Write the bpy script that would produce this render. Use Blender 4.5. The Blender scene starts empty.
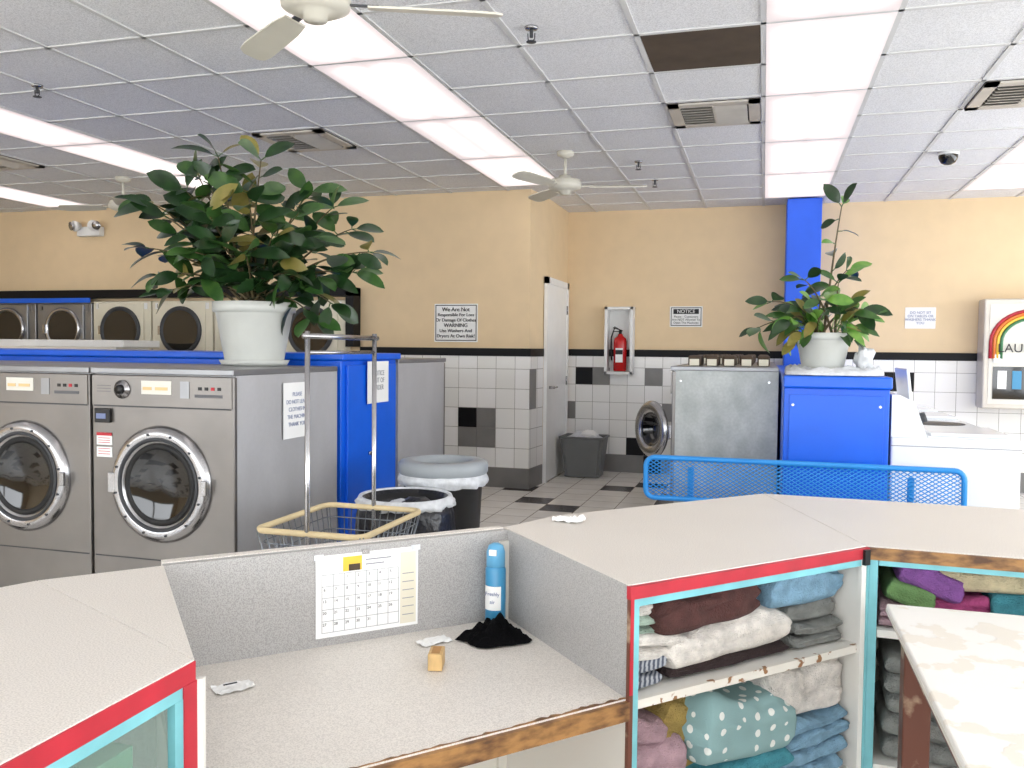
import bpy,bmesh,math,random
from mathutils import Vector,Matrix,noise
random.seed(7)
pi=math.pi
sc=bpy.context.scene
sc.view_settings.view_transform='Standard'
sc.view_settings.look='None'
sc.view_settings.exposure=.3
# ---------------------------------------------------------------- materials
def lin(c):
    o=[]
    for v in c:
        v=v/255.0
        o.append(v/12.92 if v<=0.04045 else ((v+0.055)/1.055)**2.4)
    return (o[0],o[1],o[2],1)
class NT:
    def __init__(s,name):
        s.m=bpy.data.materials.new(name); s.m.use_nodes=True
        s.t=s.m.node_tree; s.n=s.t.nodes; s.b=s.n['Principled BSDF']
        s.co=s.n.new('ShaderNodeTexCoord').outputs['Object']
    def L(s,a,b): s.t.links.new(a,b)
    def math(s,op,a,b=None,c=None):
        n=s.n.new('ShaderNodeMath'); n.operation=op
        for i,v in enumerate((a,b,c)):
            if v is None: continue
            if hasattr(v,'links'): s.L(v,n.inputs[i])
            else: n.inputs[i].default_value=v
        return n.outputs[0]
    def noise(s,scale,detail=3,vec=None,stretch=None):
        n=s.n.new('ShaderNodeTexNoise'); n.inputs['Scale'].default_value=scale; n.inputs['Detail'].default_value=detail
        v=vec or s.co
        if stretch:
            mp=s.n.new('ShaderNodeMapping'); mp.inputs['Scale'].default_value=stretch; s.L(v,mp.inputs['Vector']); v=mp.outputs[0]
        s.L(v,n.inputs['Vector']); return n.outputs['Fac']
    def mix(s,f,a,b):
        n=s.n.new('ShaderNodeMix'); n.data_type='RGBA'
        if hasattr(f,'links'): s.L(f,n.inputs[0])
        else: n.inputs[0].default_value=f
        for i,v in ((6,a),(7,b)):
            if hasattr(v,'links'): s.L(v,n.inputs[i])
            else: n.inputs[i].default_value=v
        return n.outputs[2]
    def ramp(s,f,lo,hi):
        n=s.n.new('ShaderNodeMapRange'); n.inputs['From Min'].default_value=lo; n.inputs['From Max'].default_value=hi
        s.L(f,n.inputs[0]); return n.outputs[0]
    def bump(s,h,st,dist=0.01):
        n=s.n.new('ShaderNodeBump'); n.inputs['Strength'].default_value=st; n.inputs['Distance'].default_value=dist
        s.L(h,n.inputs['Height']); s.L(n.outputs[0],s.b.inputs['Normal'])
    def col(s,c):
        if hasattr(c,'links'): s.L(c,s.b.inputs['Base Color'])
        else: s.b.inputs['Base Color'].default_value=c
def mat(name,c,rough=.5,metal=0,var=.06,vs=6,bump=0,bs=80,stretch=None,emit=0,coat=0,alpha=1,trans=0,spec=.5):
    k=NT(name); c=lin(c)
    if var>0:
        f=k.ramp(k.noise(vs,4,stretch=stretch),.3,.7)
        a=tuple(max(0,v*(1-var*1.5)) for v in c[:3])+(1,); b=tuple(min(1,v*(1+var)) for v in c[:3])+(1,)
        k.col(k.mix(f,a,b))
    else: k.col(c)
    k.b.inputs['Roughness'].default_value=rough; k.b.inputs['Metallic'].default_value=metal; k.b.inputs['Specular IOR Level'].default_value=spec
    if coat: k.b.inputs['Coat Weight'].default_value=coat
    if trans: k.b.inputs['Transmission Weight'].default_value=trans
    if alpha<1: k.b.inputs['Alpha'].default_value=alpha
    if bump: k.bump(k.noise(bs,3,stretch=stretch),bump)
    return k.m
def worn(name,c,c2,th=.62,scale=14,rough=.5,soft=.03,stretch=None):
    k=NT(name); f=k.ramp(k.noise(scale,6,stretch=stretch),th,th+soft)
    k.col(k.mix(f,lin(c),lin(c2))); k.b.inputs['Roughness'].default_value=rough
    k.bump(f,.3,.002); return k.m
def speck(name,c,c2,rough=.4,scale=350):
    k=NT(name); f=k.ramp(k.noise(scale,2),.42,.62); g=k.ramp(k.noise(3,3),.3,.7)
    base=k.mix(f,lin(c),lin(c2)); k.col(k.mix(k.math('MULTIPLY',g,.12),base,lin([int(v*.8) for v in c])))
    k.b.inputs['Roughness'].default_value=rough; return k.m
def cell(k,axis,size):
    sp=k.n.new('ShaderNodeSeparateXYZ'); k.L(k.co,sp.inputs[0])
    if axis=='wall': h=k.math('ADD',sp.outputs[0],sp.outputs[1]); v=sp.outputs[2]
    else: h=sp.outputs[0]; v=sp.outputs[1]
    h=k.math('DIVIDE',h,size); v=k.math('DIVIDE',v,size)
    g=.022
    m=k.math('MAXIMUM',k.math('LESS_THAN',k.math('FRACT',h),g),k.math('LESS_THAN',k.math('FRACT',v),g))
    cb=k.n.new('ShaderNodeCombineXYZ'); k.L(k.math('FLOOR',h),cb.inputs[0]); k.L(k.math('FLOOR',v),cb.inputs[1])
    w=k.n.new('ShaderNodeTexWhiteNoise'); w.noise_dimensions='2D'; k.L(cb.outputs[0],w.inputs['Vector'])
    return m,w.outputs['Value']
def wall_tile():
    k=NT('wall_tile_white'); m,r=cell(k,'wall',.2)
    c=k.mix(r,lin((238,237,232)),lin((246,245,243)))
    k.col(k.mix(m,c,lin((150,145,138)))); k.b.inputs['Roughness'].default_value=.18
    k.bump(k.math('SUBTRACT',1,m),.3,.003); return k.m
def floor_tile():
    k=NT('floor_tile_checked'); m,r=cell(k,'floor',.31)
    d=k.math('GREATER_THAN',r,.8)
    n=k.ramp(k.noise(5,4),.3,.7)
    c=k.mix(n,lin((238,233,224)),lin((248,245,238)))
    c=k.mix(d,c,lin((56,50,50)))
    k.col(k.mix(m,c,lin((130,116,104)))); k.b.inputs['Roughness'].default_value=.25; return k.m
def ceil_mat():
    k=NT('acoustic_tile'); a=k.ramp(k.noise(160,3),.35,.6); b=k.ramp(k.noise(1.2,3),.3,.7)
    c=k.mix(a,lin((214,214,216)),lin((246,246,248)))
    c=k.mix(k.math('MULTIPLY',b,.2),c,lin((214,212,210)))
    k.col(c); k.b.inputs['Roughness'].default_value=.9; k.bump(a,.4,.004); return k.m
def steel(name,c,rough=.32,st=(1,1,60),metal=.85):
    k=NT(name); f=k.noise(6,4,stretch=st); g=k.ramp(k.noise(4,3),.3,.7)
    k.col(k.mix(k.math('MULTIPLY',g,.35),lin(c),lin([int(v*.78) for v in c])))
    k.b.inputs['Metallic'].default_value=metal
    k.L(k.math('MULTIPLY_ADD',f,.2,rough-.1),k.b.inputs['Roughness']); k.bump(f,.06,.002); return k.m
def galv(name,c,amt=.84,metal=.35):
    k=NT(name); f=k.ramp(k.noise(9 if amt<.9 else 3,5,stretch=(1,1,.6)),.3,.7); g=k.ramp(k.noise(60,2),.35,.65)
    c1=k.mix(f,lin(c),lin([int(v*amt) for v in c])); k.col(k.mix(k.math('MULTIPLY',g,.2 if amt<.9 else .05),c1,lin([int(v*.7) for v in c])))
    k.b.inputs['Metallic'].default_value=metal; k.b.inputs['Roughness'].default_value=.42; return k.m
def leafmat(name,c,c2):
    k=NT(name); k.col(k.mix(k.ramp(k.noise(14,2),.3,.7),lin(c),lin(c2)))
    k.b.inputs['Roughness'].default_value=.3; k.b.inputs['Specular IOR Level'].default_value=.5
    return k.m
def dots():
    k=NT('towel_polka'); v=k.n.new('ShaderNodeTexVoronoi'); v.inputs['Scale'].default_value=27; v.inputs['Randomness'].default_value=.2
    k.L(k.co,v.inputs['Vector']); k.col(k.mix(k.math('LESS_THAN',v.outputs['Distance'],.26),lin((134,166,166)),lin((225,228,222))))
    k.b.inputs['Roughness'].default_value=.95; k.bump(k.noise(500,2),.5,.004); return k.m
def stripes(name,c,c2,scale,st=(1,1,1)):
    k=NT(name); w=k.n.new('ShaderNodeTexWave'); w.inputs['Scale'].default_value=scale; w.inputs['Distortion'].default_value=2
    k.L(k.co,w.inputs['Vector']); k.col(k.mix(k.ramp(w.outputs['Fac'],.45,.55),lin(c),lin(c2)))
    k.b.inputs['Roughness'].default_value=.95; k.bump(k.noise(500,2),.5,.004); return k.m
def lens():
    k=NT('fluorescent_lens')
    g=k.n.new('ShaderNodeTexCoord').outputs['Generated']
    s2=k.n.new('ShaderNodeSeparateXYZ'); k.L(g,s2.inputs[0])
    fx=s2.outputs[0]
    a=k.math('ABSOLUTE',k.math('SUBTRACT',k.math('ABSOLUTE',k.math('SUBTRACT',fx,.5)),.2))
    f=k.ramp(a,.3,.0)
    e=k.ramp(k.math('ABSOLUTE',k.math('SUBTRACT',s2.outputs[1],.5)),.5,.4)   # lamp ends are dimmer
    f=k.math('MULTIPLY',f,e)
    oi=k.n.new('ShaderNodeObjectInfo').outputs['Random']
    k.col(lin((150,148,148))); k.L(k.mix(f,lin((255,238,238)),lin((255,252,248))),k.b.inputs['Emission Color'])
    st=k.math('MULTIPLY_ADD',f,.7,.52); st=k.math('MULTIPLY',st,k.math('MULTIPLY_ADD',oi,.22,.95))
    k.L(st,k.b.inputs['Emission Strength']); k.b.inputs['Roughness'].default_value=.7
    return k.m
M={}
def mk(key,*a,**kw): M[key]=mat(key,*a,**kw)
mk('beige',(230,205,166),.75,var=.02,bump=.06,bs=120)
mk('blackgloss',(16,16,19),.45,var=.0,spec=.2)
mk('greytile',(126,124,122),.35)
mk('white',(232,232,230),.45,var=.02)
mk('offwhite',(225,222,212),.5,var=.03)
mk('tbar',(214,214,213),.5,var=.02)
mk('brown',(78,64,50),.8,var=.15)
mk('blue',(10,98,226),.35,var=.05,vs=3)
mk('bluepost',(20,92,226),.45,var=.03)
mk('bluemesh',(44,146,222),.35,var=.03)
mk('darkgrey',(58,60,64),.5)
mk('black',(20,20,21),.45,var=.1)
mk('rubber',(14,14,15),.6,var=0)
mk('chrome',(178,178,180),.22,metal=1,var=.03)
mk('glassdark',(14,15,17),.06,var=0,coat=.5)
mk('red',(182,36,52),.45,var=.12,vs=10)
mk('redext',(190,22,24),.25,var=.02)
mk('turq',(122,190,198),.5,var=.1,vs=12)
mk('wood',(176,128,72),.6,var=.25,vs=9,stretch=(1,1,12))
mk('woodlight',(205,170,115),.5,var=.15,vs=20,stretch=(1,6,1))
mk('paper',(244,244,242),.7,var=.02)
mk('ink',(26,26,30),.6,var=0)
mk('inkgrey',(96,96,100),.6,var=0)
mk('inkpale',(150,150,155),.6,var=0)
mk('inkblue',(120,132,170),.6,var=0)
mk('inkred',(190,50,60),.6,var=0)
mk('pot',(208,210,204),.45,var=.04)
mk('soil',(60,44,32),.95,var=.3,vs=40,bump=.6)
mk('stem',(96,84,56),.7,var=.2)
mk('fanwhite',(214,210,196),.4,var=.03)
mk('rim',(222,202,158),.5,var=.08)
mk('wire',(130,136,142),.3,metal=.8,var=0)
mk('canblue',(62,142,186),.3,var=.03)
mk('cancap',(96,165,205),.35,var=.02)
mk('bag',(218,221,224),.3,var=.1,vs=25,bump=.9,bs=18)
mk('bagblack',(24,25,32),.28,var=.2,vs=25,bump=1,bs=18)
mk('cangrey',(158,164,168),.45,var=.05)
mk('bingrey',(112,114,114),.5,var=.05)
mk('toploader',(236,239,242),.25,var=.01,coat=.3)
mk('doorwhite',(242,242,240),.4,var=.02)
mk('amber',(226,196,140),.4,var=0)
mk('cream',(226,220,200),.4,var=.03)
mk('orange',(225,120,50),.4,var=0)
mk('yellow',(235,195,70),.4,var=0)
mk('green',(60,120,80),.4,var=0)
mk('blackcloth',(8,8,10),.95,var=.2,bump=.6,bs=200,spec=.1)
mk('ventdark',(70,66,60),.6)
mk('ventmetal',(206,200,190),.4,metal=.3)
mk('glasspane',(190,215,205),.05,var=0,alpha=.18)
M['tile']=wall_tile(); M['floor']=floor_tile(); M['ceil']=ceil_mat()
M['steel']=steel('steel_brushed',(150,151,153),.36,(60,60,1),.7)
M['steelside']=galv('steel_side',(196,196,198),.93,.25)
M['steelface']=steel('steel_face',(134,130,126),.36,(1,1,60),.75)
M['steelpale']=galv('steel_pale',(194,198,194),.84,.25)
M['lam']=speck('laminate_counter',(234,228,220),(208,202,194))
M['lamgrey']=speck('laminate_grey',(182,180,178),(152,150,148))
M['wornwhite']=worn('paint_worn_white',(228,225,218),(160,120,78),.72,22)
M['wornwood']=worn('wood_chipped',(164,120,70),(84,54,32),.40,16,soft=.25,stretch=(1,1,2.5))
M['edgewhite']=worn('paint_worn_edge',(228,224,214),(150,108,70),.58,30)
M['reddishwood']=worn('paint_worn_brown',(104,60,44),(176,150,124),.56,12,soft=.1)
M['worntable']=worn('table_white_worn',(243,241,235),(234,228,216),.55,9,.4,soft=.02)
M['lens']=lens()
M['leaf1']=leafmat('leaf_dark',(22,46,22),(40,70,34)); M['leaf2']=leafmat('leaf_mid',(42,78,34),(70,104,48)); M['leaf3']=leafmat('leaf_yellow',(116,112,50),(140,128,70)); M['leaf4']=leafmat('leaf_bright',(72,126,42),(118,158,70))
M['dots']=dots()
def tw(key,c): M[key]=mat(key,c,.95,var=.16,vs=30,bump=.9,bs=240)
tw('t_brown',(84,50,46)); tw('t_blue',(130,168,192)); tw('t_white',(232,226,218)); tw('t_grey',(140,142,138)); tw('t_darkbrown',(54,40,40))
tw('t_green',(176,196,180)); tw('t_olive',(170,144,80)); tw('t_pink',(180,148,156)); tw('t_teal',(70,146,160)); tw('t_purple',(138,86,156)); tw('t_lime',(110,146,90)); tw('t_beige',(208,194,158)); tw('t_magenta',(180,76,130))
M['t_stripe']=stripes('towel_stripe',(78,84,98),(170,174,180),34)
# ---------------------------------------------------------------- builder
class B:
    def __init__(s,name): s.name=name; s.bm=bmesh.new(); s.mats=[]; s.M=Matrix()
    def mi(s,m):
        m=M[m]
        if m not in s.mats: s.mats.append(m)
        return s.mats.index(m)
    def add(s,t,m,smooth=False,X=None):
        i=s.mi(m)
        for f in t.faces: f.material_index=i; f.smooth=smooth
        if X is not None: t.transform(X)
        t.transform(s.M)
        me=bpy.data.meshes.new('t'); t.to_mesh(me); s.bm.from_mesh(me); bpy.data.meshes.remove(me); t.free()
    def box(s,c,d,m,rz=0,bev=0,X=None):
        t=bmesh.new(); bmesh.ops.create_cube(t,size=1)
        t.transform(Matrix.Diagonal((d[0],d[1],d[2],1)))
        if bev: bmesh.ops.bevel(t,geom=list(t.edges),offset=bev,segments=2,affect='EDGES',profile=.5)
        if X is not None: t.transform(X)
        t.transform(Matrix.Translation(c)@Matrix.Rotation(rz,4,'Z')); s.add(t,m)
    def b2(s,x0,x1,y0,y1,z0,z1,m,bev=0): s.box(((x0+x1)/2,(y0+y1)/2,(z0+z1)/2),(abs(x1-x0),abs(y1-y0),abs(z1-z0)),m,bev=bev)
    def prism(s,p,z0,z1,m,bev=0):
        t=bmesh.new(); a=[t.verts.new((x,y,z0)) for x,y in p]; b=[t.verts.new((x,y,z1)) for x,y in p]; n=len(p)
        t.faces.new(a[::-1]); t.faces.new(b)
        for i in range(n): t.faces.new((a[i],a[(i+1)%n],b[(i+1)%n],b[i]))
        bmesh.ops.recalc_face_normals(t,faces=list(t.faces))
        if bev: bmesh.ops.bevel(t,geom=list(t.edges),offset=bev,segments=2,affect='EDGES',profile=.5)
        s.add(t,m)
    def plank(s,p,q,z0,z1,t,m):
        d=Vector((q[0]-p[0],q[1]-p[1])).normalized(); n=Vector((-d.y,d.x))*t
        s.prism([p,q,(q[0]+n.x,q[1]+n.y),(p[0]+n.x,p[1]+n.y)],z0,z1,m)
    def cyl(s,p0,p1,r,m,r2=None,seg=24,smooth=True):
        p0=Vector(p0);p1=Vector(p1);d=p1-p0
        t=bmesh.new(); bmesh.ops.create_cone(t,cap_ends=True,segments=seg,radius1=r,radius2=r if r2 is None else r2,depth=d.length)
        t.transform(Matrix.Translation((p0+p1)/2)@d.to_track_quat('Z','Y').to_matrix().to_4x4())
        s.add(t,m,smooth)
        s.bm.faces.ensure_lookup_table()
        for f in s.bm.faces[-(seg+2):]:
            if len(f.verts)>4: f.smooth=False
    def lathe(s,prof,c,m,axis=(0,0,1),seg=32,X=None):
        t=bmesh.new(); rings=[]
        for r,h in prof:
            rings.append([t.verts.new((max(r,1e-4)*math.cos(2*pi*i/seg),max(r,1e-4)*math.sin(2*pi*i/seg),h)) for i in range(seg)])
        for a,b in zip(rings,rings[1:]):
            for i in range(seg): t.faces.new((a[i],a[(i+1)%seg],b[(i+1)%seg],b[i]))
        bmesh.ops.recalc_face_normals(t,faces=list(t.faces))
        t.transform(Matrix.Translation(c)@Vector(axis).to_track_quat('Z','Y').to_matrix().to_4x4())
        s.add(t,m,True,X)
    def tube(s,pts,r,m,seg=8,closed=False,radii=None):
        pts=[Vector(p) for p in pts]; n=len(pts); t=bmesh.new(); rings=[]
        up=None
        for i,p in enumerate(pts):
            if closed: d=(pts[(i+1)%n]-pts[i-1]).normalized()
            else: d=(pts[min(i+1,n-1)]-pts[max(i-1,0)]).normalized()
            if up is None: up=d.orthogonal().normalized()
            up=(up-d*up.dot(d)); up=up.normalized() if up.length>1e-5 else d.orthogonal().normalized()
            w=d.cross(up); rr=radii[i] if radii else r
            rings.append([t.verts.new(p+(up*math.cos(2*pi*k/seg)+w*math.sin(2*pi*k/seg))*rr) for k in range(seg)])
        pairs=list(zip(rings,rings[1:]))+([(rings[-1],rings[0])] if closed else [])
        for a,b in pairs:
            for k in range(seg): t.faces.new((a[k],a[(k+1)%seg],b[(k+1)%seg],b[k]))
        if not closed: t.faces.new(rings[0][::-1]); t.faces.new(rings[-1])
        s.add(t,m,True)
    def surf(s,rows,m,smooth=True,thick=0):
        t=bmesh.new(); V=[[t.verts.new(p) for p in r] for r in rows]
        for a,b in zip(V,V[1:]):
            for k in range(len(a)-1): t.faces.new((a[k],a[k+1],b[k+1],b[k]))
        if thick: bmesh.ops.solidify(t,geom=list(t.faces),thickness=thick)
        s.add(t,m,smooth)
    def obj(s):
        me=bpy.data.meshes.new(s.name); s.bm.to_mesh(me); s.bm.free()
        for m in s.mats: me.materials.append(m)
        o=bpy.data.objects.new(s.name,me); sc.collection.objects.link(o); return o
def text(par,body,loc,size,rot,m,align='CENTER',sp=1.0):
    cu=bpy.data.curves.new('lettering','FONT'); cu.body=body; cu.size=size; cu.align_x=align; cu.align_y='CENTER'; cu.space_line=sp
    cu.extrude=.0004; cu.materials.append(M[m])
    o=bpy.data.objects.new('lettering',cu); o.location=loc; o.rotation_euler=rot; sc.collection.objects.link(o); o.parent=par; return o
RF=(pi/2,0,0); RX=(pi/2,0,pi/2)
H=2.99
# ---------------------------------------------------------------- room shell
b=B('floor'); b.b2(-11,4.6,-3.2,9.8,-.1,0,'floor'); b.obj()
b=B('ceiling'); b.b2(-11,4.6,-3.2,9.8,H,H+.1,'ceil'); b.obj()
b=B('wall_back'); b.b2(-2.2,4.6,9.7,9.9,0,H,'beige'); b.obj()
b=B('wall_left_rear'); b.prism([(-11,8.2),(-2.245,8.2),(-2.2,8.7),(-2.2,9.9),(-11,9.9)],0,H,'beige'); b.obj()
b=B('wall_left'); b.b2(-11.2,-11,-3.2,9.9,0,H,'beige'); b.obj()
b=B('wall_right'); b.b2(4.6,4.8,-3.2,9.9,0,.6,'beige'); b.b2(4.6,4.8,-3.2,9.9,2.6,H,'beige'); b.b2(4.6,4.8,9.2,9.9,.6,2.6,'beige'); b.b2(4.6,4.8,-3.2,-2.6,.6,2.6,'beige'); b.obj()
b=B('wall_front'); b.b2(-11,4.6,-3.4,-3.2,0,.5,'beige'); b.b2(-11,4.6,-3.4,-3.2,2.7,H,'beige'); b.b2(-11,-10,-3.4,-3.2,.5,2.7,'beige'); b.b2(4.2,4.6,-3.4,-3.2,.5,2.7,'beige'); b.obj()
for i in range(5):
    x0=-10+i*2.84; b=B('window_%d'%(i+1))
    b.b2(x0,x0+.07,-3.36,-3.24,.5,2.7,'tbar'); b.b2(x0+2.77,x0+2.84,-3.36,-3.24,.5,2.7,'tbar'); b.b2(x0,x0+2.84,-3.36,-3.24,.5,.57,'tbar'); b.b2(x0,x0+2.84,-3.36,-3.24,2.63,2.7,'tbar'); b.b2(x0,x0+2.84,-3.33,-3.27,2.0,2.05,'tbar'); b.obj()
for i in range(4):  # unseen right-hand windows, carried back to the rear to add light there
    y0=-2.6+i*2.95; b=B('window_%d'%(i+6))
    b.b2(4.64,4.76,y0,y0+.07,.6,2.6,'tbar'); b.b2(4.64,4.76,y0+2.88,y0+2.95,.6,2.6,'tbar'); b.b2(4.64,4.76,y0,y0+2.95,.6,.67,'tbar'); b.b2(4.64,4.76,y0,y0+2.95,2.53,2.6,'tbar'); b.obj()
def acc_y(b,x,row,m,y):
    k=math.floor((x+y)/.2); x0=k*.2-y+.003
    b.b2(x0,x0+.197,y-.012,y-.0,row*.2+.004,row*.2+.2,m)
b=B('trim_1'); y=9.69
b.b2(-2.188,4.59,y-.0,9.699,.2,1.33,'tile')
b.b2(-2.188,4.59,y-.004,9.699,0,.2,'greytile'); 
b.b2(-2.188,4.59,y-.008,9.699,1.33,1.41,'blackgloss')
for x,r,m in ((-2.0,5,'blackgloss'),(-1.8,5,'greytile'),(-1.15,5,'greytile'),(-1.25,1,'blackgloss'),(-1.45,1,'blackgloss'),(-2.1,3,'greytile'),(-1.0,3,'greytile'),(1.2,5,'blackgloss'),(1.35,5,'blackgloss'),(1.9,2,'greytile'),(-1.2,0,'blackgloss'),(-2,0,'blackgloss')): acc_y(b,x,r,m,y)
b.obj()
b=B('trim_2'); y=8.19
b.b2(-4.1,-2.24,y,8.199,.2,1.33,'tile'); b.b2(-4.1,-2.235,y-.004,8.199,0,.2,'greytile'); b.b2(-4.1,-2.233,y-.008,8.199,1.33,1.41,'blackgloss')
for x,r,m in ((-2.95,3,'blackgloss'),(-2.75,2,'greytile'),(-2.95,2,'greytile'),(-2.75,3,'greytile'),(-3.4,4,'greytile')): acc_y(b,x,r,m,y)
b.obj()
b=B('trim_3'); p,q_=(-2.244,8.182),(-2.209,8.59)
b.plank(p,q_,.2,1.33,-.010,'tile'); b.plank(p,q_,0,.2,-.014,'greytile'); b.plank(p,q_,1.33,1.41,-.018,'blackgloss')
b.plank(p,(-2.228,8.37),.8,1.2,-.016,'greytile'); b.obj()
b=B('door_1')
b.b2(-2.199,-2.16,8.60,8.67,0,2.16,'doorwhite'); b.b2(-2.199,-2.16,9.53,9.60,0,2.16,'doorwhite'); b.b2(-2.199,-2.16,8.60,9.60,2.09,2.16,'doorwhite')
b.b2(-2.199,-2.17,8.67,9.53,.01,2.09,'doorwhite'); b.cyl((-2.17,8.75,1.0),(-2.11,8.75,1.0),.015,'chrome'); b.tube([(-2.11,8.75,1),(-2.11,8.86,1)],.01,'chrome')
for z in (.3,1.0,1.8): b.cyl((-2.165,9.53,z),(-2.165,9.53,z+.1),.012,'chrome',seg=10)
b.obj()
b=B('structural_post'); b.b2(.20,.54,9.23,9.67,0,H-.014,'bluepost',bev=.01); b.obj()
# ---------------------------------------------------------------- ceiling grid
GX=-.035
b=B('trim_ceiling_grid')
for k in range(-17,8):
    x=k*.61+GX; b.b2(x-.013,x+.013,-3.19,9.69 if x>-2.2 else 8.19,H-.008,H-.0005,'tbar')
for k in range(-14,7):
    y=5.54+k*.61
    x0=-10.99 if y<8.19 else -2.19
    b.b2(x0,4.59,y-.013,y+.013,H-.008,H-.0005,'tbar')
b.obj()
def panel(x,y):
    x+=GX
    b=B('fluorescent_panel'); b.b2(x+.014,x+.596,y+.014,y+1.206,H-.0095,H-.002,'lens')
    o=b.obj()
for x,ys in ((0,range(-5,3)),(-2.44,range(-4,2)),(-5.49,range(-4,2)),(-7.93,range(-4,2)),(1.83,(-3,-1,1,2))):
    for k in ys: panel(x,5.54+1.22*k)
def vent(x,y):
    x+=GX
    b=B('ceiling_air_vent'); z=H-.012
    b.b2(x+.02,x+.59,y+.02,y+.59,z,H-.001,'ventdark')
    for a,c in ((.02,.09),(.52,.59)): b.b2(x+a,x+c,y+.02,y+.59,z-.012,z,'ventmetal'); b.b2(x+.02,x+.59,y+a,y+c,z-.012,z,'ventmetal')
    for k in range(7):
        yy=y+.13+k*.06; b.box((x+.2,yy,z-.008),(.2,.045,.003),'ventmetal',X=Matrix.Rotation(.6,4,'X')); b.box((x+.41,yy,z-.008),(.2,.045,.003),'ventmetal',X=Matrix.Rotation(-.6,4,'X'))
    b.b2(x+.295,x+.315,y+.09,y+.52,z-.014,z,'ventmetal'); b.obj()
for x,y in ((-.61,5.54),(1.22,5.54),(-3.66,5.54),(-6.71,5.54)): vent(x,y)
b=B('missing_tile_panel'); b.b2(-.595+GX,-.015+GX,4.335,4.915,H-.006,H-.001,'brown'); b.obj()  # flat brown sheet added to stand in for the open recess of a missing tile
def sprinkler(x,y):
    b=B('fire_sprinkler'); b.lathe([(.0,0),(.035,0),(.03,-.012),(.01,-.015)],(x,y,H-.0),'chrome'); b.cyl((x,y,H-.05),(x,y,H-.01),.009,'darkgrey',seg=10)
    b.tube([(x-.018,y,H-.03),(x-.016,y,H-.06),(x,y,H-.07),(x+.016,y,H-.06),(x+.018,y,H-.03)],.003,'darkgrey',6); b.lathe([(0,0),(.025,0),(.025,-.003),(0,-.003)],(x,y,H-.07),'darkgrey',seg=14); b.obj()
for x,y in ((-1.13,4.1),(-4.3,4.23),(-1.04,7.2),(-1.0,8.0),(-5.6,5.0)): sprinkler(x,y)
b=B('security_dome_camera'); b.lathe([(0,0),(.075,0),(.08,-.02),(.06,-.035)],(1.36,7.45,H),'white'); b.lathe([(.072,-.02),(.07,-.05),(.052,-.085),(.025,-.1),(0,-.104)],(1.36,7.45,H),'glassdark'); b.obj()
def fan(x,y,a0,zz=2.72,rr=.65):
    b=B('ceiling_fan'); b.lathe([(0,0),(.07,0),(.065,-.03),(.02,-.05)],(x,y,H),'fanwhite')
    b.cyl((x,y,zz+.06),(x,y,H-.03),.012,'fanwhite',seg=12)
    b.lathe([(0,.08),(.05,.08),(.06,.06),(.12,.045),(.135,.01),(.13,-.02),(.09,-.04),(.05,-.045),(.045,-.07),(0,-.075)],(x,y,zz),'fanwhite')
    for k in range(3):
        a=a0+k*2*pi/3; R=Matrix.Translation((x,y,zz-.01))@Matrix.Rotation(a,4,'Z')@Matrix.Rotation(.26,4,'X')
        t=bmesh.new(); pr=[(.2,.045),(.3,.058),(rr-.1,.066),(rr-.03,.058),(rr,.03)]
        pts=[(px,-w) for px,w in pr]+[(px,w) for px,w in pr[::-1]]
        lo=[t.verts.new((px,py,-.004)) for px,py in pts]; hi=[t.verts.new((px,py,.004)) for px,py in pts]
        t.faces.new(lo[::-1]); t.faces.new(hi); n=len(pts)
        for i in range(n): t.faces.new((lo[i],lo[(i+1)%n],hi[(i+1)%n],hi[i]))
        b.add(t,'fanwhite',False,R)
        t=bmesh.new(); bmesh.ops.create_cube(t,size=1); t.transform(Matrix.Diagonal((.16,.03,.008,1))); t.transform(Matrix.Translation((.16,0,.006))); b.add(t,'darkgrey' if y<4 else 'fanwhite',False,R)
    b.obj()
fan(-1.68,2.97,.40,2.73,.72); fan(-1.56,6.73,.15); fan(-5.86,6.75,1.2)
b=B('emergency_light'); x=-7.54;z=2.72
b.b2(x-.16,x+.16,8.11,8.195,z-.06,z+.05,'white',bev=.01)
for dx in (-.11,.11): b.lathe([(.0,0),(.04,0),(.06,.05),(.062,.07),(0,.06)],(x+dx,8.11,z+.06),'white',axis=(dx*3,-1,-.2)); b.lathe([(0,0),(.05,0),(.05,.005),(0,.006)],(x+dx*1.6,8.05,z+.05),'chrome',axis=(dx*3,-1,-.2))
b.obj()
# ---------------------------------------------------------------- signs
def sign(name,x0,x1,z0,z1,y,border=True,m='paper'):
    b=B(name); b.b2(x0,x1,y-.006,y-.001,z0,z1,m)
    if border:
        e=.012; w=.008; yy=y-.0075
        for a in ((x0+e,x1-e,z0+e,z0+e+w),(x0+e,x1-e,z1-e-w,z1-e),(x0+e,x0+e+w,z0+e,z1-e),(x1-e-w,x1-e,z0+e,z1-e)): b.b2(a[0],a[1],yy,yy+.002,a[2],a[3],'ink')
    return b.obj()
o=sign('warning_sign',-3.26,-2.79,1.47,1.86,8.2)
for i,(t,s) in enumerate((('We Are Not',.062),('Responsible For Loss',.05),('Or Damage Of Clothes',.05),('WARNING',.058),('Use Washers And',.052),('Dryers At Own Risk!',.052))):
    for dx in (-.0012,.0012): text(o,t,(-3.025+dx,8.19,1.80-i*.054),s*.92,RF,'ink')
o=sign('notice_sign',-1.02,-.66,1.67,1.9,9.7)
b=B('notice_header'); b.b2(-.98,-.70,9.688,9.692,1.815,1.87,'ink'); c=b.obj(); c.parent=o
text(o,'NOTICE',(-.84,9.685,1.842),.055,RF,'paper')
text(o,'Please - Customers\nAre NOT Allowed To\nOpen The Machines',(-.84,9.69,1.75),.034,RF,'ink')
o=sign('paper_notice',1.41,1.70,1.66,1.88,9.7,False)
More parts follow.
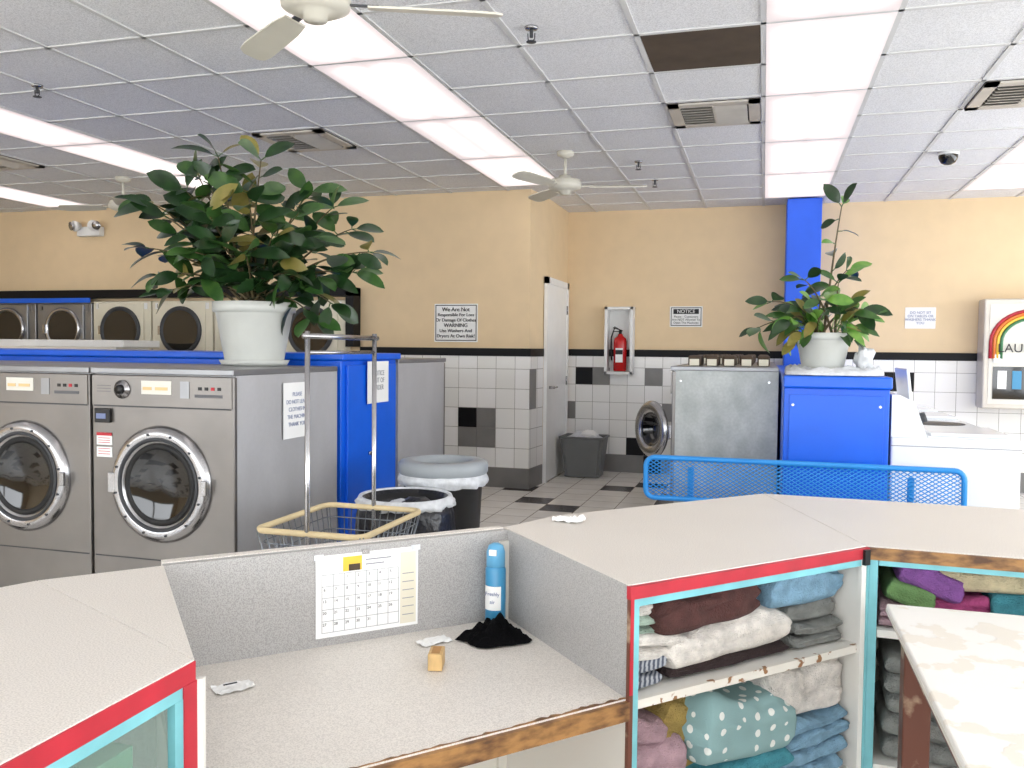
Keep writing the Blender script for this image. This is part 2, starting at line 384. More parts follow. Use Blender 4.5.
text(o,'DO NOT SIT\nON TABLES OR\nWASHERS THANK\nYOU',(1.555,9.69,1.77),.036,RF,'inkblue')
# ---------------------------------------------------------------- fire extinguisher
b=B('extinguisher_cabinet'); x0,x1,z0,z1=-1.73,-1.41,1.13,1.89; y=9.695
b.b2(x0,x1,y-.01,y,z0,z1,'white')
for a in ((x0,x0+.03,z0,z1),(x1-.03,x1,z0,z1),(x0,x1,z0,z0+.03),(x0,x1,z1-.03,z1)): b.b2(a[0],a[1],9.53,y,a[2],a[3],'white')
b.obj()
b=B('fire_extinguisher'); c=(-1.56,9.6,1.165)
b.lathe([(0,0),(.065,0),(.074,.01),(.074,.33),(.065,.37),(.03,.40),(.025,.42),(0,.42)],c,'redext')
b.cyl((c[0],c[1],c[2]+.42),(c[0],c[1],c[2]+.46),.018,'black',seg=12)
b.box((c[0]-.03,c[1],c[2]+.475),(.11,.02,.012),'black',X=Matrix.Rotation(.3,4,'Y')); b.box((c[0]-.03,c[1],c[2]+.45),(.1,.02,.01),'black')
b.tube([(c[0]+.02,c[1]-.01,c[2]+.45),(c[0]-.06,c[1]-.02,c[2]+.5),(c[0]-.1,c[1]-.02,c[2]+.38),(c[0]-.1,c[1]-.02,c[2]+.2),(c[0]-.09,c[1]-.02,c[2]+.12)],.009,'rubber')
b.b2(c[0]-.04,c[0]+.04,c[1]-.078,c[1]-.06,c[2]+.1,c[2]+.26,'paper'); b.b2(c[0]-.04,c[0]+.04,c[1]-.0795,c[1]-.07,c[2]+.19,c[2]+.24,'ink'); b.obj()
# vending machine
b=B('laundry_supply_vending_machine'); X0,X1,Z0,Z1,Y=2.09,2.95,.86,1.95,9.42
b.b2(X0,X1,Y,9.68,Z0,Z1,'ventmetal',bev=.015); b.b2(X0+.05,X1-.05,Y-.006,Y,Z0+.05,Z1-.05,'offwhite')
b.b2(X0+.09,X1-.09,Y-.012,Y-.004,Z0+.1,Z0+.42,'glassdark')
for i in range(5): b.b2(X0+.13+i*.13,X0+.21+i*.13,Y-.02,Y-.01,Z0+.2,Z0+.38,('white','canblue','green','white','canblue')[i])
b.b2(X0+.09,X0+.16,Y-.02,Y,Z0+.46,Z0+.54,'chrome')
cx=(X0+X1)/2
for i,m in enumerate(('red','orange','yellow','green')):
    r=.37-i*.032; b.tube([(cx-.37+i*.032,Y-.01,Z0+.5)]+[(cx+r*math.cos(pi-t*pi/16),Y-.01,Z0+.66+r*.85*math.sin(t*pi/16)) for t in range(17)],.015,m,6)
o=b.obj(); text(o,'LAUNDRY',(X0+.12,Y-.03,Z0+.6),.12,RF,'ink','LEFT')
# grey bin
b=B('waste_basket'); c=(-1.885,9.25)
t=bmesh.new(); bmesh.ops.create_cone(t,cap_ends=False,segments=4,radius1=.27,radius2=.34,depth=.43); t.transform(Matrix.Translation((c[0],c[1],.225))@Matrix.Diagonal((1,.8,1,1))@Matrix.Rotation(pi/4,4,'Z')); bmesh.ops.bevel(t,geom=[e for e in t.edges if abs(e.verts[0].co.z-e.verts[1].co.z)>.1],offset=.04,segments=3,affect='EDGES'); bmesh.ops.solidify(t,geom=list(t.faces),thickness=.006); b.add(t,'bingrey')
b.b2(c[0]-.19,c[0]+.19,c[1]-.15,c[1]+.15,.01,.03,'bingrey')
b.tube([(c[0]-.24,c[1]-.19,.44),(c[0]+.24,c[1]-.19,.44),(c[0]+.24,c[1]+.19,.44),(c[0]-.24,c[1]+.19,.44)],.014,'bingrey',closed=True)
def blob(b,c,r,m,sz=1,seed=0,amp=.3,res=3,freq=6):
    t=bmesh.new(); bmesh.ops.create_icosphere(t,subdivisions=res,radius=1)
    for v in t.verts:
        n=noise.noise(v.co*1.3*freq/3+Vector((seed*7.1,seed*3.3,0)))+.5*noise.noise(v.co*2.7*freq/3+Vector((seed,5,2)))
        v.co=Vector((v.co.x*r[0],v.co.y*r[1],v.co.z*r[2]))*(1+amp*n)
    t.transform(Matrix.Translation(c)); b.add(t,m,True)
blob(b,(c[0],c[1],.40),(.2,.15,.1),'bag',seed=2); blob(b,(c[0]+.06,c[1]-.04,.46),(.1,.08,.06),'paper',seed=4)
b.obj()
# ---------------------------------------------------------------- front load washer
def washer(W,D,Hh,T,face='steelface',side='steelside',opend=0,name='front_load_washer',full=True,czf=.57):
    b=B(name); b.M=T
    b.b2(-W/2+.004,W/2-.004,0.02,D,.10,Hh-.02,side); b.b2(-W/2+.03,W/2-.03,.04,D-.02,0,.10,'darkgrey')
    b.b2(-W/2+.003,W/2-.003,-.0,.03,.10,Hh-.035,face,bev=.006)
    b.b2(-W/2,W/2,-.01,D,Hh-.03,Hh,'steel',bev=.005)
    b.b2(-W/2+.01,W/2-.01,-.008,0,Hh-.185,Hh-.04,face)
    b.b2(-W/2+.02,W/2-.02,-.0085,0,Hh-.19,Hh-.183,'darkgrey')
    if full:
        b.b2(-W/2+.30,-W/2+.47,-.011,-.006,Hh-.125,Hh-.06,'offwhite'); b.b2(-W/2+.31,-W/2+.36,-.013,-.006,Hh-.105,Hh-.09,'amber'); b.b2(-W/2+.38,-W/2+.45,-.013,-.006,Hh-.105,Hh-.09,'amber')
        b.lathe([(.0,0),(.045,0),(.045,.008),(.032,.012),(.032,.014),(0,.014)],(-W/2+.19,-.008,Hh-.105),'chrome',axis=(0,-1,0)); b.lathe([(.0,0),(.024,0),(.02,.02),(0,.02)],(-W/2+.19,-.02,Hh-.105),'black',axis=(0,-1,0),seg=20)
        b.b2(-W/2+.52,-W/2+.57,-.011,-.006,Hh-.14,Hh-.06,'steel')
        for i in range(4): b.b2(-W/2+.62+i*.035,-W/2+.638+i*.035,-.011,-.006,Hh-.1,Hh-.085,('black','black','inkred','black')[i])
        b.b2(-W/2+.60,-W/2+.75,-.010,-.006,Hh-.135,Hh-.12,'inkgrey')
        for k in range(3): b.b2(-W/2+.04,-W/2+.12,-.0095,-.006,Hh-.09-k*.014,Hh-.087-k*.014,'inkgrey')
        b.b2(-W/2+.03,-W/2+.12,-.02,0,Hh-.27,Hh-.2,'black',bev=.004); b.b2(-W/2+.045,-W/2+.1,-.023,-.01,Hh-.25,Hh-.225,'inkblue')
        b.b2(-W/2+.03,-W/2+.12,-.004,0,Hh-.38,Hh-.32,'paper'); b.b2(-W/2+.03,-W/2+.12,-.004,0,Hh-.44,Hh-.39,'paper')
        b.b2(-W/2+.03,-W/2+.12,-.0045,0,Hh-.335,Hh-.32,'inkred')
        for k in range(3): b.b2(-W/2+.04,-W/2+.11,-.0048,0,Hh-.348-k*.011,Hh-.345-k*.011,'inkred'); b.b2(-W/2+.04,-W/2+.11,-.0048,0,Hh-.40-k*.013,Hh-.397-k*.013,'inkred')
        b.b2(-W/2+.015,W/2-.015,-.003,0,Hh-.93,Hh-.925,'darkgrey')
    cz=Hh*czf; R=.265 if full else .19
    prof=[(R+.018,0),(R+.016,.012),(R,.03),(R-.02,.036),(R-.045,.03),(R-.065,.022),(R-.07,.015)]
    if not opend:
        b.lathe(prof,(0,0,cz),'chrome',axis=(0,-1,0),seg=56); b.lathe([(R-.068,.02),(R-.08,.026),(R-.095,.02),(R-.1,.01)],(0,0,cz),'rubber',axis=(0,-1,0),seg=48)
        b.lathe([(R-.095,.018),(R-.12,.012),(R-.18,.003),(0,0.001)],(0,0,cz),'glassdark',axis=(0,-1,0),seg=48)
        if full: 
            b.lathe([(R-.038,.034),(R-.044,.040),(R-.052,.036),(R-.056,.026)],(0,0,cz),'darkgrey',axis=(0,-1,0),seg=48)
            for k in range(12): a=k*pi/6+.2; b.cyl(((R-.02)*math.cos(a),-.034,cz+(R-.02)*math.sin(a)),((R-.02)*math.cos(a),-.04,cz+(R-.02)*math.sin(a)),.006,'darkgrey',seg=8)
        b.box((R-.005,-.035,cz),(.03,.016,.07),'chrome',bev=.005); b.box((-R+.0,-.03,cz+.0),(.04,.014,.1),'chrome',bev=.005)
    else:
        b.lathe([(R,.002),(R,.012),(R-.04,.014),(R-.05,.0)],(0,0,cz),'chrome',axis=(0,-1,0),seg=40); b.lathe([(R-.045,.008),(0,.006)],(0,0,cz),'rubber',axis=(0,-1,0),seg=40)
        Qd=Matrix.Translation((R+.03,-.03,cz))@Matrix.Rotation(opend,4,'Z')@Matrix.Translation((-R-.02,0,0))
        for pr,m in ((prof,'chrome'),([(R-.06,.02),(R-.09,.02),(R-.1,-.05),(0,-.06)],'glassdark'),([(R+.017,0),(R-.07,-.01),(R-.08,-.05)],'rubber')):
            t=bmesh.new(); seg=40; rings=[[t.verts.new((max(r,1e-4)*math.cos(2*pi*i/seg),-h,max(r,1e-4)*math.sin(2*pi*i/seg))) for i in range(seg)] for r,h in pr]
            for a,c in zip(rings,rings[1:]):
                for i in range(seg): t.faces.new((a[i],a[(i+1)%seg],c[(i+1)%seg],c[i]))
            bmesh.ops.recalc_face_normals(t,faces=list(t.faces)); b.add(t,m,True,Qd)
        b.box((R+.03,-.015,cz),(.03,.03,.1),'chrome',bev=.005)
    if not full:
        for yy in (.06,D-.06):
            for zz in (.2,Hh*.5,Hh-.1): b.cyl((W/2-.004,yy,zz),(W/2+.002,yy,zz),.008,'chrome',seg=8)
    return b.obj()
def TT(x,y,rz): return Matrix.Translation((x,y,0))@Matrix.Rotation(rz,4,'Z')
WH=1.297
for i in range(4): o=washer(.81,1.0,WH,TT(-2.76-i*.82,3.42,0))
for i in range(4):
    washer(.81,.88,1.33,TT(-2.76-i*.82,6.16,pi),full=False)
b=B('paper_notice'); b.b2(-2.349,-2.3465,3.83,4.09,.93,1.22,'paper'); o=b.obj()
text(o,'PLEASE\nDO NOT LEAVE\nCLOTHES IN\nTHE MACHINE\nTHANK YOU',(-2.345,3.96,1.08),.030,RX,'inkblue',sp=1.3)
b=B('blue_service_bulkhead')
b.b2(-6.1,-2.36,4.47,5.24,.0,1.33,'blue',bev=.006); b.b2(-6.1,-2.33,4.44,5.26,1.33,1.37,'blue',bev=.008)
b.b2(-2.36,-2.34,4.52,4.84,.08,1.3,'blue',bev=.004); b.b2(-2.36,-2.34,4.87,5.2,.08,1.3,'blue',bev=.004)
b.cyl((-2.34,4.8,.75),(-2.325,4.8,.75),.012,'chrome',seg=12)
b.b2(-2.36,-2.325,4.842,4.868,.08,1.3,'darkgrey')
b.obj()
b=B('paper_notice'); b.b2(-2.324,-2.321,4.74,5.04,1.06,1.32,'paper'); o=b.obj(); text(o,'NOTICE\nOUT OF\nORDER',(-2.319,4.89,1.2),.045,RX,'inkpale')
# ---------------------------------------------------------------- dryers
def dryer(x0,x1,m,ztop,name,cz,r):
    b=B(name); y=8.06; cx=(x0+x1)/2
    b.b2(x0+.006,x1-.006,y,8.185,0.0,ztop,m,bev=.008)
    b.b2(x0+.05,x1-.05,y-.006,y,ztop-.09,ztop-.02,'greytile' if m=='steel' else 'white')
    b.b2(x0+.08,x0+.2,y-.01,y,ztop-.075,ztop-.035,'black'); b.b2(x1-.3,x1-.1,y-.01,y,ztop-.07,ztop-.04,'inkblue')
    b.box((cx,y-.01,cz),(2*r+.12,.02,2*r+.12),m,bev=.008)
    b.lathe([(r+.02,0),(r+.02,.02),(r-.0,.03),(r-.02,.02),(r-.03,.01)],(cx,y-.02,cz),'chrome' if m=='steel' else 'darkgrey',axis=(0,-1,0),seg=40)
    b.lathe([(r-.025,.016),(0,.012)],(cx,y-.02,cz),'glassdark',axis=(0,-1,0),seg=40)
    b.box((cx-r-.01,y-.05,cz),(.03,.03,.1),'chrome')
    b.b2(x0+.06,x1-.06,y-.005,y,.15,.75,m)
    b.obj()
for i in range(4): dryer(-5.0-i*.81,-4.2-i*.81,'cream',1.90,'tumble_dryer',1.57,.25)
for i in range(4): dryer(-8.24-i*.81,-7.44-i*.81,'steel',1.88,'tumble_dryer',1.58,.23)
b=B('trim_4'); b.b2(-10.9,-4.1,8.03,8.195,1.94,2.03,'blackgloss'); b.b2(-4.19,-4.1,8.03,8.195,1.41,2.03,'blackgloss'); b.b2(-10.9,-7.45,8.03,8.04,1.885,1.94,'blue'); b.obj()
b=B('folding_counter'); b.b2(-10.5,-5.9,6.78,7.3,1.38,1.45,'white',bev=.01); b.b2(-10.4,-6.0,6.8,7.25,0,1.38,'offwhite'); b.obj()
# ---------------------------------------------------------------- right bank
for i in range(4): washer(.74,.70,1.30,TT(-.60,6.28+i*.75,-pi/2),full=False,opend=(.7 if i==0 else 0),side='steelpale',czf=.64)
b=B('washer_soap_dispenser_row')
for i in range(4):
    for j in range(5):
        xx=-.5+j*.115; yy=6.0+i*.75+j*.05
        b.b2(xx,xx+.085,yy,yy+.34,1.302,1.375,'brown',bev=.012); b.b2(xx+.01,xx+.075,yy-.006,yy,1.305,1.35,'cream')
b.obj()
b=B('service_cabinet'); b.b2(.12,.69,5.2,8.9,0,1.2,'blue',bev=.006); b.b2(.115,.70,5.17,8.9,1.2,1.27,'blue',bev=.01); b.b2(.15,.66,5.19,5.2,.1,1.16,'blue',bev=.002)
for z in (.15,1.1): b.cyl((.17,5.185,z),(.17,5.2,z),.008,'chrome',seg=8); b.cyl((.64,5.185,z),(.64,5.2,z),.008,'chrome',seg=8)
b.obj()
def toploader(x,y,lid):
    b=B('top_load_washer'); w=.68;d=.66; z=.93
    b.b2(x,x+d,y+.003,y+w-.003,.02,z,'toploader',bev=.012)
    b.b2(x+.02,x+d-.02,y+.02,y+w-.02,0,.03,'darkgrey')
    t=bmesh.new(); pr=[(x,z),(x+.19,z),(x+.12,z+.2),(x+.04,z+.24),(x,z+.24)]
    a=[t.verts.new((px,y+.01,pz)) for px,pz in pr]; c=[t.verts.new((px,y+w-.01,pz)) for px,pz in pr]; t.faces.new(a); t.faces.new(c[::-1])
    for i in range(5): t.faces.new((a[i],a[(i+1)%5],c[(i+1)%5],c[i]))
    bmesh.ops.recalc_face_normals(t,faces=list(t.faces)); b.add(t,'toploader')
    b.b2(x+.2,x+d-.02,y+.05,y+w-.05,z,z+.006,'toploader',bev=.002)
    b.cyl((x+.42,y+w/2,z+.003),(x+.42,y+w/2,z+.009),.17,'darkgrey',seg=32)
    if lid:
        b.box((x+.215,y+w/2,z+.19),(.02,w-.16,.37),'toploader',bev=.006,X=Matrix.Rotation(-.12,4,'Y'))
    else: b.b2(x+.22,x+d-.03,y+.08,y+w-.08,z+.006,z+.025,'toploader',bev=.005)
    b.b2(x+d,x+d+.004,y+.04,y+w-.04,.08,z-.1,'toploader')
    b.b2(x+.0,x+d-.0,y-.0,y+.004,z-.05,z-.046,'inkpale')
    b.cyl((x+.17,y+.15,z+.1),(x+.2,y+.15,z+.11),.03,'darkgrey',seg=16)
    b.obj()
for i in range(4): toploader(.705,5.22+i*.70,i in(1,))
# ---------------------------------------------------------------- bench
b=B('mesh_bench'); x0,x1,y=-.63,1.01,4.85; z0,z1=.57,.80
def rrect(x0,x1,z0,z1,r,f,n=5):
    pts=[]
    for cx,cz,a in ((x1-r,z1-r,0),(x0+r,z1-r,pi/2),(x0+r,z0+r,pi),(x1-r,z0+r,1.5*pi)):
        for k in range(n+1): t=a+k*pi/2/n; pts.append(f(cx+r*math.cos(t),cz+r*math.sin(t)))
    return pts
b.tube(rrect(x0,x1,z0,z1,.05,lambda a,c:(a,y,c)),.015,'bluemesh',8,closed=True)
def lattice(x0,x1,z0,z1,f,step=.034,r=.0034):
    n=int((x1-x0)/step); hh=z1-z0; sl=.62
    for sgn in (1,-1):
        k=-int(hh*2/step)-2
        while k<n+int(hh*2/step)+2:
            xa=x0+k*step; za=(z0 if sgn>0 else z1); xb=xa+hh/sl; zb=(z1 if sgn>0 else z0)
            ta=max(0,(x0-xa)/(xb-xa)); tb=min(1,(x1-xa)/(xb-xa))
            if tb>ta: 
                p=lambda t:f(xa+(xb-xa)*t,za+(zb-za)*t)
                b.tube([p(ta),p(tb)],r,'bluemesh',4)
            k+=1
lattice(x0+.01,x1-.01,z0+.01,z1-.01,lambda a,c:(a,y,c))
b.tube(rrect(x0,x1,4.32,4.76,.05,lambda a,c:(a,c,.44)),.014,'bluemesh',8,closed=True)
lattice(x0+.01,x1-.01,4.33,4.75,lambda a,c:(a,c,.44),.045)
for xx in (x0+.25,x1-.25):
    b.tube([(xx,4.87,.75),(xx,4.87,.5),(xx,4.78,.43),(xx,4.35,.43)],.018,'bluemesh'); b.tube([(xx,4.56,.43),(xx,4.56,.04)],.025,'black'); b.tube([(xx,4.25,.02),(xx,4.95,.02)],.02,'black')
b.obj()
# ---------------------------------------------------------------- plants
def leaf(b,M4,L,W,m,droop=.3,n=7):
    i=b.mi(m); rows=[]
    for k in range(n+1):
        t=k/n; w=W*.5*(math.sin(pi*min(1,t*.95+.025))**.7) if k<n else .0008
        x=L*t; z=-droop*L*t*t
        rows.append([b.bm.verts.new(M4@Vector((x,-w,z+w*.22))),b.bm.verts.new(M4@Vector((x,0,z))),b.bm.verts.new(M4@Vector((x,w,z+w*.22)))])
    for a,c in zip(rows,rows[1:]):
        for k in range(2):
            f=b.bm.faces.new((a[k],a[k+1],c[k+1],c[k])); f.material_index=i; f.smooth=True
def potshape(b,c,r,h):
    x,y,z=c
    b.lathe([(0,0),(r*.68,0),(r*.7,.01),(r*.92,h*.82),(r*.94,h*.84),(r*1.0,h*.85),(r*1.0,h),(r*.93,h),(r*.9,h*.86),(0,h*.86)],c,'pot',seg=40)
    b.lathe([(r*.92,0),(0,.02)],(x,y,z+h*.88),'soil',seg=24)
    b.lathe([(0,0),(r*.78,0),(r*.85,.03),(r*.82,.03),(0,.006)],(x,y,z-.0),'pot',seg=32)
def plant(name,c,r,h,tips,L,W,mats,rnd,spacing=.07,start=.3,scale=181):
    b=B(name); potshape(b,c,r,h); base=Vector(c)+Vector((0,0,h*.88)); rt=Vector((.959,.283,0)); fw=Vector((-.283,.959,0))
    for j,tp in enumerate(tips):
        dx,dz=tp[0]/scale,-tp[1]/scale; dy=rnd.uniform(-.28,.2) if len(tp)<3 else tp[2]
        p0=base+rt*rnd.uniform(-.06,.06)+fw*rnd.uniform(-.06,.06); p3=Vector(c)+Vector((0,0,h))+rt*dx+fw*dy+Vector((0,0,dz))
        mid=p0.lerp(p3,.45)+Vector((0,0,.10+.22*abs(dx)*(.5 if dz>0 else 1))) 
        N=14; pts=[p0*(1-t)**2+mid*2*t*(1-t)+p3*t*t for t in [k/N for k in range(N+1)]]
        b.tube(pts,.007,'stem',6,radii=[.009-.006*k/N for k in range(N+1)])
        ln=sum((q-p).length for p,q in zip(pts,pts[1:])); nl=max(3,int(ln*(1-start)/spacing)); a=rnd.uniform(0,6)
        for k in range(nl+3):
            t=min(1,start+(1-start)*k/nl); q=t*N; i=min(N-1,int(q)); p=pts[i].lerp(pts[i+1],q-i); d=(pts[i+1]-pts[i]).normalized()
            a+=2.4; side=Vector((math.cos(a),math.sin(a),0)); dr=(d*(.45 if k<nl else .9)+side*rnd.uniform(.7,1.1)+Vector((0,0,rnd.uniform(-.65,.35)))).normalized()
            z=Vector((0.1,-.55,.6))+Vector((rnd.uniform(-.6,.6),rnd.uniform(-.5,.5),rnd.uniform(-.4,.4)))
            yv=z.cross(dr).normalized(); zv=dr.cross(yv)
            pet=p+dr*.03; b.tube([p,pet],.003,'leaf2',5)
            Mx=Matrix.Translation(pet)@Matrix((dr,yv,zv)).transposed().to_4x4()
            s=rnd.uniform(.68,1.1); leaf(b,Mx,L*s,W*s*rnd.uniform(.9,1.1),rnd.choice(mats),rnd.uniform(.02,.4))
    return b
rnd=random.Random(5)
tips=[(-105,-98),(-80,-68),(-82,-25),(-55,-120),(-20,-132),(18,-130),(-10,-95),(48,-112),(75,-95),(92,-75),(116,-48),(66,-25),(60,12,-.12),(-45,-45,-.2),(30,-60,-.25),(5,-100,-.2),(-30,-80,-.25),(48,-85,-.1),(-65,-85,.1),(-95,-50,-.1),(42,-25,-.25),(-15,-50,-.28),(8,-40,-.3),(-70,-10,-.15),(25,-95,.1),(-60,-105,-.1),(98,-30,-.05),(78,0,-.1),(-85,-85,-.2),(65,-60,-.25),(-35,-110,-.15)]
plant('potted_rubber_plant',(-2.74,4.17,WH+.003),.225,.35,tips,.185,.098,['leaf1','leaf1','leaf1','leaf1','leaf1','leaf1','leaf1','leaf2','leaf2','leaf2','leaf2','leaf3'],rnd,.05,.28,175).obj()
rnd=random.Random(9)
tips=[(14,-118,0),(26,-60,.1),(-24,-48,-.1),(-54,-28,-.1),(-60,-5,0),(26,-22,-.1),(4,-45,-.15),(-14,-30,-.2),(-38,-12,-.15)]
b=plant('potted_houseplant',(.345,5.48,1.272),.165,.25,tips,.15,.078,['leaf1','leaf1','leaf2','leaf4'],rnd,.075,.35,155)
for k in range(80):
    a=rnd.uniform(0,2*pi); p=Vector((.335+.1*math.cos(a),5.48+.1*math.sin(a),1.54+rnd.uniform(0,.08))); dr=Vector((math.cos(a)*.9-.05,math.sin(a),rnd.uniform(-.6,1.2))).normalized()
    zz=Vector((rnd.uniform(-.4,.4),-.6,.6)); yv=zz.cross(dr).normalized(); zv=dr.cross(yv); q=p+dr*rnd.uniform(.02,.15); b.tube([p-Vector((0,0,.05)),q],.002,'leaf4',4)
    leaf(b,Matrix.Translation(q)@Matrix((dr,yv,zv)).transposed().to_4x4(),.12,.06,rnd.choice(['leaf4','leaf1','leaf2','leaf2','leaf4','leaf3']),rnd.uniform(.2,.8))
hp=b.obj()
b=B('plastic_sheet'); rows=[]
for i in range(19):
    r=[]
    for j in range(49):
        a=2*pi*(j%48)/48; f=i/18; rr=.15+.155*f*(1+.2*noise.noise(Vector((math.cos(a)*2,math.sin(a)*2,f)))); 
        env=math.sin(pi*min(1,f*1.02))**.6
        z=1.274+env*(.03+.05*abs(noise.noise(Vector((math.cos(a)*5,math.sin(a)*5,f*5)))))
        r.append((.37+min(.31,max(-.24,rr*math.cos(a)*1.1)),5.46+max(-.28,rr*math.sin(a)),z))
    rows.append(r)
b.surf(rows,'bag'); blob(b,(.57,5.42,1.35),(.05,.06,.09),'bag',seed=12,amp=.5); b.obj().parent=hp
# ---------------------------------------------------------------- laundry cart
b=B('laundry_cart'); cx,cy=-1.72,3.28; zt,zb=.665,.40
def rp(hw,hd,z,r=.05): return rrect(cx-hw,cx+hw,cy-hd,cy+hd,r,lambda a,c:(a,c,z),4)
b.tube(rp(.24,.30,zt),.013,'rim',8,closed=True)
for k in range(1,6):
    f=k/5; b.tube(rp(.24-.06*f,.30-.06*f,zt-(zt-zb)*f),.003 if k<5 else .006,'wire',5,closed=True)
n=12
for i in range(n+1):
    t=-1+2*i/n
    b.tube([(cx+t*.23,cy-.30,zt),(cx+t*.175,cy-.24,zb),(cx+t*.175,cy+.24,zb),(cx+t*.23,cy+.30,zt)],.0025,'wire',5)
    b.tube([(cx-.24,cy+t*.29,zt),(cx-.18,cy+t*.235,zb),(cx+.18,cy+t*.235,zb),(cx+.24,cy+t*.29,zt)],.0025,'wire',5)
b.tube(rp(.20,.26,.14),.012,'chrome',8,closed=True)
for sx in (-1,1):
    for sy in (-1,1):
        b.tube([(cx+sx*.2,cy+sy*.24,.14),(cx+sx*.18,cy+sy*.22,.40)],.01,'chrome'); X=cx+sx*.2;Y=cy+sy*.24
        b.cyl((X,Y,.14),(X,Y,.09),.01,'chrome',seg=10); b.cyl((X-.012,Y,.05),(X+.012,Y,.05),.045,'rubber',seg=20); b.box((X,Y,.085),(.035,.05,.01),'chrome')
for sy in (-1,1):
    yy=cy+sy*.3; b.tube([(cx,yy,.14),(cx,yy,1.47)],.011,'chrome',10)
    b.tube([(cx,yy,.14),(cx,cy+sy*.24,.14)],.01,'chrome')
b.tube([(cx,cy-.33,1.45),(cx,cy+.33,1.45)],.011,'chrome',10); b.tube([(cx,cy-.3,1.385),(cx,cy+.3,1.385)],.008,'chrome',8)
b.tube([(cx,cy-.3,.53),(cx,cy+.3,.53)],.006,'chrome',8)
b.obj()
# ---------------------------------------------------------------- trash cans
def lip(b,x,y,z,r,m,drop,seed,flare=1.06,nz=.02):
    rows=[]
    for i in range(9):
        row=[]
        for j in range(61):
            a=2*pi*(j%60)/60; n=noise.noise(Vector((math.cos(a)*6,math.sin(a)*6,seed+i*.25))); n2=noise.noise(Vector((math.cos(a)*3,math.sin(a)*3,seed+9)))
            if i==0: rr,zz=r*.88,z-.06
            elif i==1: rr,zz=r*.97,z+.012
            elif i==2: rr,zz=r*1.04,z+.014
            else: rr,zz=r*(flare+.06*math.sin(pi*(i-2)/6))+n*nz*(i-2)/2,z-drop*(i-2)/6*(1+.15*n2)
            row.append((x+rr*math.cos(a),y+rr*math.sin(a),zz))
        rows.append(row)
    b.surf(rows,m)
b=B('trash_can'); x,y=-1.70,4.42
b.lathe([(0,.0),(.18,0),(.185,.02),(.22,.68),(.235,.69),(.235,.72),(.21,.72),(.2,.6),(.17,.05),(0,.04)],(x,y,0),'black',seg=40); lip(b,x,y,.72,.228,'bag',.07,1,1.04,.010)
b.lathe([(.243,.715),(.25,.725),(.25,.77),(.235,.785),(.17,.79),(.16,.77),(.155,.73)],(x,y,0),'cangrey',seg=40); b.lathe([(.158,.735),(.05,.72),(0,.72)],(x,y,0),'darkgrey',seg=30); b.obj()
b=B('trash_can'); x,y=-1.70,3.90
b.lathe([(0,.0),(.16,0),(.165,.02),(.20,.62),(.215,.63),(.215,.65),(.195,.65),(.18,.5),(.16,.05),(0,.04)],(x,y,0),'black',seg=40); lip(b,x,y,.655,.21,'bagblack',.42,4,1.12,.02)
lip(b,x,y,.662,.222,'bag',.04,7,1.05,.014)
blob(b,(x,y,.57),(.15,.15,.07),'bag',seed=5); blob(b,(x+.05,y+.03,.62),(.09,.08,.04),'bagblack',seed=8); b.obj()
# ---------------------------------------------------------------- service counter
P0=(-.27,1.82);D=(-.875,1.16);C=(-1.32,1.64);R=(-.68,2.275);E=(.272,2.395);O1=(.01,3.16);Ro=(-.60,2.52);Bq=(-1.49,1.45)
E2=(1.7,2.33);O2=(1.7,3.10);DL=(-.885,-.6);OL=(-1.52,-.6)
TZ=.90;DZ=.65
b=B('service_counter')
def V2(p): return Vector(p)
def lerp2(p,q,t): return (p[0]+(q[0]-p[0])*t,p[1]+(q[1]-p[1])*t)
b.prism([P0,E,O1,Ro,(-.70,2.305)],TZ-.03,TZ,'lam',bev=.002)
b.prism([(E[0]+.001,E[1]),E2,O2,(O1[0]+.001,O1[1])],TZ-.03,TZ,'lam',bev=.002)
b.prism([D,C,Bq],TZ-.03,TZ,'lam',bev=.0015)
b.prism([(D[0],D[1]-.001),(Bq[0],Bq[1]-.001),(-1.52,1.38),OL,DL],TZ-.03,TZ,'lam',bev=.0015)
b.plank(C,R,DZ,TZ-.001,.022,'lamgrey'); b.plank((C[0]-.016,C[1]+.016),(R[0]-.016,R[1]+.016),TZ-.03,TZ+.001,.03,'lam')
b.plank(R,P0,DZ-.04,TZ-.001,.010,'lamgrey'); 
RP=(V2(P0)-V2(R)).normalized(); rn_=Vector((-RP.y,RP.x))
b.plank((R[0]+rn_.x*.0105,R[1]+rn_.y*.0105),(P0[0]+rn_.x*.0105,P0[1]+rn_.y*.0105),0,TZ-.031,.01,'wornwhite'); b.plank(R,P0,0,DZ-.041,.01,'wornwhite')
b.plank((D[0],D[1]),(C[0],C[1]),DZ,TZ-.031,.018,'lamgrey'); b.plank(D,C,0,DZ-.04,.018,'wornwhite')
b.prism([D,P0,R,C],DZ-.02,DZ,'lam'); b.prism([lerp2(D,C,.02),lerp2(P0,R,.02),R,C],DZ-.04,DZ-.02,'wood')
dn=V2((P0[0]-D[0],P0[1]-D[1])).normalized(); on=Vector((-dn.y,dn.x))
b.plank((D[0]-on.x*.012,D[1]-on.y*.012),(P0[0]-on.x*.012,P0[1]-on.y*.012),DZ-.045,DZ-.004,.012,'wornwood')
pts=[];N=60
for i in range(N+1):
    t=.25+.75*i/N; q_=lerp2(D,P0,t); w=.002+.012*abs(noise.noise(Vector((i*.43,2.2,0))))+ (.016 if i>N*.6 else 0)*abs(noise.noise(Vector((i*.31,7,0)))); pts.append((q_[0]+on.x*w,q_[1]+on.y*w))
a=lerp2(D,P0,.25)
b.prism([a,(P0[0],P0[1])]+pts[::-1],DZ+.0002,DZ+.0012,'wornwood')
